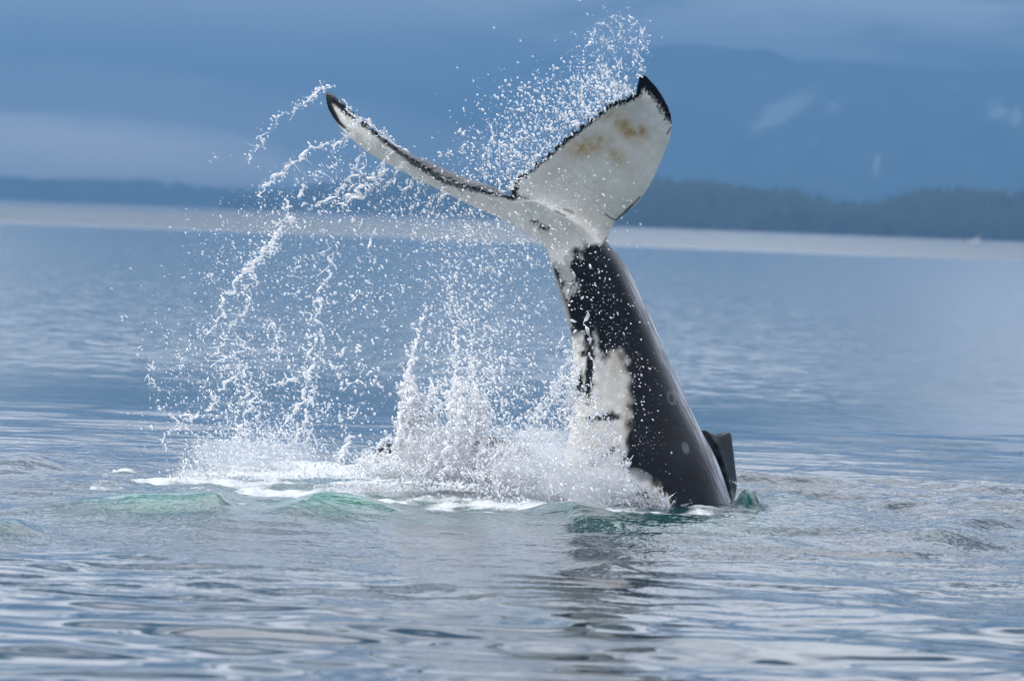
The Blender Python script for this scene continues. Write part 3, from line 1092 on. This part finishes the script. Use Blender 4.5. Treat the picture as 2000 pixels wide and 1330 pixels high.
def strand(S, pts, w=4.0, gap=.25, fuzz=60, spread=7.0, dep=.12, wob=3.5, d0=None):
    P = np.array(pts, float)
    L = np.concatenate([[0], np.cumsum(np.hypot(*np.diff(P, axis=0).T))])
    w = w * .85
    n = max(8, int(L[-1] / 2.2))
    t = np.linspace(0, L[-1], n)
    q = cr_spline(t, L, P)
    sd = int(rng.integers(1e6))
    q[:, 0] += wob * Noise(sd, 34, dim=1)(t) + .4 * wob * Noise(sd + 1, 10, dim=1)(t)
    q[:, 1] += wob * .6 * Noise(sd + 2, 30, dim=1)(t)
    dd = rng.normal(0, dep) + .06 * Noise(sd + 3, 120, dim=1)(t)
    Y = (depth_of(q[:, 0], q[:, 1]) if d0 is None else YW + d0) + dd
    W = at(q[:, 0], q[:, 1], Y)
    wn_ = .62 + .42 * Noise(sd + 4, 26, dim=1)(t) + .2 * Noise(sd + 5, 9, dim=1)(t)
    end = smooth(0, 14, t) * smooth(L[-1], L[-1] - 14, t)
    r = np.clip(wn_, .22, 1.15) * w * .5 * MPX * (.25 + .75 * end)
    on = Noise(sd + 6, 26, dim=1)(t) > (-1.6 + 2.6 * gap)
    i = 0
    while i < n:
        if on[i]:
            j = i
            while j < n and on[j]:
                j += 1
            if j - i > 3:
                rr = r[i:j].copy()
                rr[0] = rr[-1] = .0008
                S.tube(W[i:j], np.maximum(rr, .0009))
            i = j
        else:
            i += 1
    for _ in range(int(L[-1] / 26) if wob > 1 else 0):                   # thin side threads and webs
        a0 = int(rng.integers(0, n - 2))
        tx, ty_ = q[a0 + 1] - q[a0]
        an = math.atan2(ty_, tx) + rng.normal(0, .55)
        ln = rng.uniform(8, 30)
        ss = np.linspace(0, 1, 9)
        bend = rng.normal(0, .25)
        fx = q[a0, 0] + ln * ss * np.cos(an + bend * ss) + .6 * Noise(int(rng.integers(1e6)), .4, dim=1)(ss)
        fy = q[a0, 1] + ln * ss * np.sin(an + bend * ss)
        yy = (Y if np.ndim(Y) else np.full(n, Y))[a0] + rng.normal(0, .03)
        fr = (rng.uniform(.5, 1.0) + .5 * np.abs(np.sin(ss * 9 + an))) * MPX * (1.05 - ss) ** .6
        S.tube(at(fx, fy, yy + 0 * fx), np.maximum(fr, .0008), 5)
    m = int(fuzz * .8 * L[-1] / 100)
    k = rng.integers(0, n, m)
    s = np.abs(rng.normal(0, 1, m)) ** 1.3
    a = rng.uniform(0, 6.283, m)
    x = q[k, 0] + np.cos(a) * s * spread
    y = q[k, 1] + np.sin(a) * s * spread
    Pd = at(x, y, (Y if np.ndim(Y) else np.full(n, Y))[k] + rng.normal(0, .08, m))
    S.drops(Pd, sizes(m, .5, 2.1 + w * .15, 3.2))


A = Spray()             # off the left fluke
# trail off the very tip
strand(A, [(645, 172), (628, 174), (612, 187), (590, 205), (565, 218), (538, 240), (515, 268), (497, 290), (486, 325)], 3.0, .75, 190, 6)
strand(A, [(645, 173), (632, 170), (618, 181), (603, 196)], 6, .1, 200, 4)
strand(A, [(672, 278), (650, 283), (620, 284), (592, 303), (560, 331), (536, 346), (520, 362), (505, 388)], 7, .08, 150, 7)
strand(A, [(690, 232), (678, 258), (672, 285)], 4, .3, 140, 7)
strand(A, [(668, 312), (648, 327), (630, 334), (615, 345)], 4, .5, 130, 8)
strand(A, [(712, 297), (692, 325), (680, 350), (664, 372), (640, 391), (612, 402), (590, 398)], 7, .06, 150, 8)
strand(A, [(718, 312), (705, 335), (690, 350), (676, 362)], 4.5, .1, 80, 5)
strand(A, [(757, 316), (745, 337), (722, 352), (702, 371), (680, 384), (660, 392)], 9, .05, 150, 7)
strand(A, [(752, 325), (735, 350), (718, 372), (698, 388), (676, 396), (655, 400)], 7, .1, 160, 8)
strand(A, [(795, 306), (776, 333), (770, 347), (748, 362), (735, 366)], 5, .15, 90, 6)
strand(A, [(826, 330), (810, 352), (795, 366), (784, 384)], 5, .2, 110, 6)
strand(A, [(836, 340), (822, 360), (816, 382), (806, 402), (800, 422)], 6, .2, 130, 7)
strand(A, [(872, 357), (855, 378), (842, 398), (830, 412)], 5, .3, 120, 7)
strand(A, [(602, 350), (592, 368), (574, 390), (560, 415), (545, 437), (530, 455)], 6, .2, 140, 9)
strand(A, [(580, 415), (560, 437), (547, 451), (530, 478), (513, 500), (492, 522), (472, 538)], 10, .03, 260, 10)
strand(A, [(540, 462), (520, 486), (498, 508), (478, 530)], 8, .1, 200, 9)
strand(A, [(478, 533), (455, 560), (438, 583), (432, 610), (427, 632)], 7, .05, 130, 7)
strand(A, [(430, 635), (412, 645), (385, 658)], 4.5, .25, 120, 6)
strand(A, [(430, 630), (448, 640), (462, 620), (490, 600)], 5, .2, 120, 8)
strand(A, [(438, 650), (434, 673), (420, 688), (408, 696)], 4.5, .2, 100, 5)
strand(A, [(457, 654), (470, 668), (479, 681), (460, 690), (438, 704), (415, 714)], 5, .15, 110, 6)
strand(A, [(475, 708), (464, 730), (446, 744), (430, 756), (420, 778), (408, 795), (382, 815), (352, 812)], 6, .15, 160, 8)
strand(A, [(476, 715), (482, 735), (484, 752), (476, 775), (478, 800)], 6, .15, 140, 8)
strand(A, [(655, 490), (646, 508), (640, 540), (628, 560), (620, 580), (618, 598), (620, 618), (624, 638), (637, 670)], 6, .12, 110, 7)
strand(A, [(636, 590), (620, 602), (604, 628)], 4.5, .2, 80, 5)
strand(A, [(616, 650), (605, 668), (603, 684), (606, 703), (592, 722), (577, 740), (550, 748), (520, 752)], 6.5, .12, 130, 8)
strand(A, [(620, 700), (606, 720), (600, 744), (594, 766), (588, 790), (572, 806), (558, 822), (555, 853)], 8, .08, 200, 9)
strand(A, [(612, 750), (602, 785), (598, 814), (590, 835), (577, 857), (572, 880), (568, 905)], 7, .1, 180, 8)
strand(A, [(608, 742), (616, 756), (624, 770)], 4, .1, 40, 4)
strand(A, [(640, 790), (622, 812), (610, 836)], 4.5, .25, 90, 6)
strand(A, [(500, 760), (490, 790), (478, 812), (470, 840), (452, 862)], 6, .2, 190, 9)
strand(A, [(285, 702), (292, 735), (308, 760), (312, 800), (336, 812), (352, 830), (330, 845), (318, 862), (326, 880)], 3, .6, 150, 5)
strand(A, [(360, 700), (352, 720), (345, 735)], 3, .5, 120, 6)
for i in range(26):                                    # small torn shreds between the main strings
    x0, y0 = rng.normal(520, 95), rng.uniform(470, 860)
    x0 = np.interp(y0, [470, 860], [560, 470]) + rng.normal(0, 75)
    an = rng.normal(2.0, .5)
    ln = rng.uniform(14, 46)
    strand(A, [(x0, y0), (x0 + .5 * ln * math.cos(an) + rng.normal(0, 4), y0 + .5 * ln * math.sin(an)), (x0 + ln * math.cos(an), y0 + ln * math.sin(an))], rng.uniform(3, 5.5), .2, 140, 8)
scatter(A, 420, 600, 400, 90, 45, -.5, .8, 2.4, clump=.4)
scatter(A, 520, 500, 470, 75, 60, -.8, .7, 2.3, clump=.3)
scatter(A, 1100, 520, 620, 110, 95, .2, .7, 2.2, clump=.45)
scatter(A, 1500, 480, 760, 85, 75, .3, .7, 2.4, clump=.5)
scatter(A, 900, 400, 720, 65, 75, .3, .6, 1.9, clump=.4)
scatter(A, 2300, 520, 850, 85, 42, 0, .7, 2.4, clump=.35)
scatter(A, 700, 640, 620, 70, 110, 0, .7, 3.0, clump=.3)
scatter(A, 260, 700, 760, 55, 80, 0, .9, 4.2, clump=.4)
scatter(A, 600, 740, 400, 80, 40, .2, .7, 2.6, clump=.35)
A.link('left_fluke_spray', 'strings and drops of white water streaming off the left fluke', M_STRAND)

# ---- curtain of water in the middle
B = Spray()


def curtain(S, n, x0, x1, topf, basef, w0, w1, gap):
    for i in range(n):
        x = rng.uniform(x0, x1)
        tp, bs = topf(x) + abs(rng.normal(0, 18)), basef(x) + rng.normal(0, 6)
        f = rng.uniform(.35, 1.0)
        b = tp + (bs - tp) * f
        k = rng.uniform(-16, 5)
        strand(S, [(x - k * .2, tp), (x + k * .4 + rng.normal(0, 3), tp + (b - tp) * .5), (x + k, b)], rng.uniform(w0, w1), gap, 70, 7, wob=3.0)


for pts, w in (([(832, 598), (822, 632), (812, 665), (806, 700)], 5.5), ([(806, 695), (800, 725), (795, 760), (790, 800)], 13), ([(797, 720), (788, 770), (780, 820), (774, 870), (768, 925)], 13),
               ([(806, 740), (806, 790), (802, 840), (800, 930)], 11), ([(892, 640), (889, 670), (888, 700), (890, 740), (884, 780)], 5.5), ([(888, 745), (880, 800), (884, 850), (880, 930)], 11),
               ([(812, 772), (830, 772), (846, 762), (862, 752), (878, 748)], 6), ([(842, 738), (843, 765), (852, 800), (838, 840), (836, 880)], 7), ([(836, 780), (830, 820), (824, 870), (818, 920)], 9),
               ([(918, 690), (925, 730), (922, 780), (926, 830), (918, 880)], 8), ([(905, 770), (896, 830), (890, 880), (884, 930)], 8), ([(944, 780), (946, 800), (938, 840)], 7),
               ([(860, 860), (852, 900), (850, 935)], 8), ([(770, 850), (740, 868), (718, 884), (712, 905)], 7), ([(695, 848), (680, 860), (668, 880), (660, 900)], 7),
               ([(690, 850), (672, 872), (665, 905)], 5), ([(728, 880), (720, 895), (712, 912)], 5)):
    strand(B, pts, w * 1.25, .0, 190, 8, wob=2.5)
for x_, y0_, y1_ in ((780, 800, 935), (792, 742, 930), (800, 725, 930), (818, 790, 932), (835, 775, 935), (850, 765, 935), (872, 760, 935), (888, 735, 935), (900, 745, 935), (922, 752, 930), (940, 780, 930)):
    strand(B, [(x_ + 4, y0_), (x_ + rng.normal(0, 4), (y0_ + y1_) / 2), (x_ - 6 + rng.normal(0, 4), y1_)], rng.uniform(6, 11), -.1, 150, 9, wob=4.0)
top1 = lambda x: np.interp(x, [768, 800, 840, 890, 930, 965], [850, 735, 775, 735, 745, 800])
curtain(B, 26, 772, 955, top1, lambda x: 940, 5, 12, .08)
for pts in ([(704, 705), (709, 722), (704, 732)], [(718, 735), (722, 725), (728, 728)], [(668, 768), (685, 748), (704, 744), (714, 756)], [(684, 790), (680, 804), (684, 816)], [(702, 790), (696, 806), (690, 818)],
            [(698, 576), (690, 586), (682, 592)], [(735, 445), (725, 465), (716, 490)], [(660, 480), (655, 492)], [(1098, 645), (1100, 660), (1090, 672)], [(720, 340), (740, 350), (752, 352)]):
    strand(B, pts, 5.5, -.4, 60, 8, wob=1.0)
for i in range(34):
    x0, y0 = rng.uniform(740, 1090), rng.uniform(400, 780)
    ln = rng.uniform(6, 16)
    an = rng.normal(1.9, .6)
    strand(B, [(x0, y0), (x0 + .5 * ln * math.cos(an) + 2, y0 + .5 * ln * math.sin(an)), (x0 + ln * math.cos(an), y0 + ln * math.sin(an))], rng.uniform(3, 5), -.3, 40, 6, wob=1)
scatter(B, 1500, 900, 650, 42, 120, .05, .7, 3.0, clump=.35)
scatter(B, 1900, 905, 790, 42, 80, .03, .8, 3.2, clump=.3)
scatter(B, 1500, 990, 700, 80, 110, 0, .7, 3.0, clump=.35)
scatter(B, 1300, 880, 520, 120, 90, 0, .6, 2.6, clump=.35)
scatter(B, 1200, 960, 450, 90, 40, .3, .7, 2.8, clump=.3)
scatter(B, 500, 1090, 400, 60, 55, 0, .6, 2.4, clump=.2)
scatter(B, 700, 1000, 800, 50, 60, 0, .8, 3.4, clump=.3)
B.link('water_curtain', 'tall curtain of white falling water between the flukes and the foam', M_STRAND)

# ---- boiling splash at the foot of the tail
Cc = Spray()
Cc.k = .45
for pts, w in (([(1118, 690), (1105, 715), (1090, 745), (1078, 770)], 5), ([(1100, 745), (1085, 775), (1070, 800), (1050, 825)], 5), ([(1122, 665), (1112, 680), (1100, 690)], 5),
               ([(1115, 760), (1100, 790), (1080, 815)], 5), ([(1122, 700), (1116, 740), (1112, 790), (1104, 840)], 8), ([(1128, 720), (1122, 770), (1118, 830)], 8)):
    strand(Cc, pts, w, .1, 220, 9, d0=-.75)


def pile(S, n, xs, tops, base, lo, hi, d0, dd):
    x = rng.uniform(xs[0], xs[-1], n)
    tp = np.interp(x, xs, tops)
    y = base - (base - tp) * rng.random(n) ** 1.5
    P = at(x, y, YW + d0 + rng.normal(0, dd, n))
    ok = (P[:, 2] > -.03) & (rng.random(n) < .72)
    S.drops(P[ok], sizes(n, lo, hi, 2.4)[ok])
    for k in range(0, n, 26):                          # torn threads thrown outwards
        an = rng.normal(-1.75, .45)
        ln = rng.uniform(7, 26)
        ss = np.linspace(0, 1, 8)
        fx = x[k] + ln * ss * np.cos(an) + rng.normal(0, 2) * ss ** 2
        fy = y[k] + ln * ss * np.sin(an) + 2.5 * ss ** 2
        S.tube(at(fx, fy, YW + d0 + rng.normal(0, dd) + 0 * fx), MPX * rng.uniform(.6, 1.5) * (.35 + np.sin(math.pi * ss) ** .6) * rng.uniform(.7, 1.3, 8), 5)


pile(Cc, 11000, [930, 980, 1040, 1090, 1130, 1180, 1215, 1230], [880, 830, 800, 740, 720, 800, 860, 900], 985, .55, 2.5, -.85, .22)
pile(Cc, 5200, [1120, 1160, 1200, 1240, 1290, 1310], [790, 830, 890, 940, 965, 985], 1002, .55, 2.3, -.95, .10)
pile(Cc, 2600, [760, 800, 880, 960, 1060, 1140], [850, 800, 820, 830, 850, 870], 955, .55, 2.4, -.35, .3)
pile(Cc, 3600, [350, 400, 500, 600, 680, 760], [880, 850, 815, 840, 880, 890], 935, .55, 2.2, -.1, .4)
pile(Cc, 2600, [640, 800, 900, 1000, 1200], [925, 905, 900, 905, 930], 985, .8, 3.0, -.6, .35)
for i in range(280):                                   # frothy lumps
    x = rng.uniform(700, 1230)
    y = np.interp(x, [700, 900, 1230], [925, 935, 985]) - abs(rng.normal(0, 20))
    P = at(x, y, YW - .75 + rng.normal(0, .2)) + rng.normal(0, 1, (26, 3)) * (.028, .05, .018)
    Cc.drops(P, rng.uniform(.004, .010, 26))
Cc.link('splash_foam', 'boiling white splash at the foot of the whale tail', M_DROP)

# ---- fine spray thrown up by the right fluke
E = Spray()
TEr = np.array([(1000, 375), (1050, 315), (1100, 272), (1150, 232), (1200, 198), (1240, 178)], float)
n = 2600
s = rng.random(n) ** .9
q = np.stack([np.interp(s, np.linspace(0, 1, 6), TEr[:, i]) for i in (0, 1)], -1)
off = np.abs(rng.normal(0, 1, n)) * np.interp(s, [0, .4, .8, 1], [55, 80, 62, 40])
q += np.stack([-off * .80, -off * .62], -1) + rng.normal(0, 7, (n, 2))
E.drops(at(q[:, 0], q[:, 1], YW - .55 - .5 * s + .25 * off / 80 + rng.normal(0, .15, n)), sizes(n, .7, 2.7, 2.4))
scatter(E, 620, 1175, 125, 48, 32, -.9, .6, 1.9, clump=.5)
scatter(E, 420, 1205, 75, 36, 28, -.3, .6, 1.7, clump=.5)
scatter(E, 320, 1100, 195, 55, 26, -.6, .6, 1.9, clump=.4)
scatter(E, 600, 985, 290, 55, 45, -.7, .8, 2.9, clump=.4)
scatter(E, 420, 930, 340, 40, 34, -.3, .7, 2.8, clump=.3)
for pts in ([(1252, 150), (1254, 120), (1256, 90), (1254, 60), (1240, 44)], [(1246, 150), (1238, 110), (1232, 75)], [(1240, 50), (1215, 34), (1185, 40), (1160, 62), (1150, 90)],
            [(1205, 195), (1190, 165), (1172, 140)], [(1150, 232), (1135, 200), (1120, 175)], [(1225, 185), (1222, 150), (1205, 125)]):
    strand(E, pts, 1.8, .8, 130, 5, d0=-1.1)
# froth running along the trailing edges
for i in range(len(TEr) - 1):
    strand(E, [tuple(TEr[i] + (-3, -4)), tuple((TEr[i] + TEr[i + 1]) / 2 + (-4, -5)), tuple(TEr[i + 1] + (-3, -4))], 2.6, .55, 120, 5, d0=-.72 - .08 * i)
E.link('right_fluke_spray', 'fine spray thrown up from the ragged edge of the right fluke', M_DROP)

# ---- water clinging to the whale
G = Spray()
strand(G, [(1140, 598), (1147, 612), (1142, 630), (1150, 652), (1153, 672), (1152, 690), (1160, 712), (1162, 728), (1158, 750), (1164, 775), (1163, 800), (1166, 816)], 7.5, -.5, 30, 6, wob=1.0, d0=-.62)
strand(G, [(1152, 818), (1170, 808), (1178, 806)], 6, -.5, 30, 5, wob=1, d0=-.62)
for pts in ([(690, 236), (700, 232), (712, 240), (726, 252)], [(738, 262), (752, 268), (768, 283)], [(715, 232), (745, 262), (775, 285), (800, 300)], [(672, 196), (690, 225), (712, 238)]):
    strand(G, pts, 5, .15, 260, 5, d0=.75)
for pts in ([(700, 232), (690, 252), (676, 270)], [(728, 250), (720, 272), (714, 296)], [(755, 280), (762, 296), (748, 312)], [(800, 312), (790, 322), (778, 332)], [(770, 292), (752, 300), (742, 316)],
            [(880, 358), (870, 372), (862, 390)], [(905, 362), (898, 382), (886, 400)]):
    strand(G, pts, 4.5, .15, 110, 5, d0=.2 if pts[0][0] > 850 else .55)
scatter(G, 620, 1085, 400, 60, 60, .5, .6, 2.2, dep=.05)
scatter(G, 520, 1175, 620, 38, 110, -.15, .5, 1.8, dep=.05)
scatter(G, 260, 1250, 800, 30, 90, -.2, .5, 2.0, dep=.05)
for pts in ([(1318, 985), (1322, 965), (1328, 960)], [(1438, 930), (1442, 922), (1444, 932)], [(1428, 938), (1440, 945), (1444, 956)], [(1310, 985), (1312, 1000), (1325, 990), (1352, 982)]):
    strand(G, pts, 2.6, .1, 90, 4, d0=-.55, wob=1)
G.link('clinging_water', 'streams and beads of water running down the whale skin', M_STRAND)

# ---- mist hanging in the splash
for k_, (a_, b_, rx_, rz_, dp_, dn_) in enumerate(((1080, 905, .55, .30, -.95, 2.0), (1150, 955, .42, .20, -1.08, 2.0), (870, 890, .46, .26, -.6, 1.8), (500, 895, .62, .20, 0, 1.2))):
    puff('splash_mist', ['white mist in front of the whale belly', 'low white mist where the belly meets the water', 'white mist inside the falling curtain',
                         'thin mist under the left strings of water'][k_], at(a_, b_, YW + dp_), (rx_, .22, rz_), dn_, (.97, .98, 1.0), 700 + k_, 'mist')
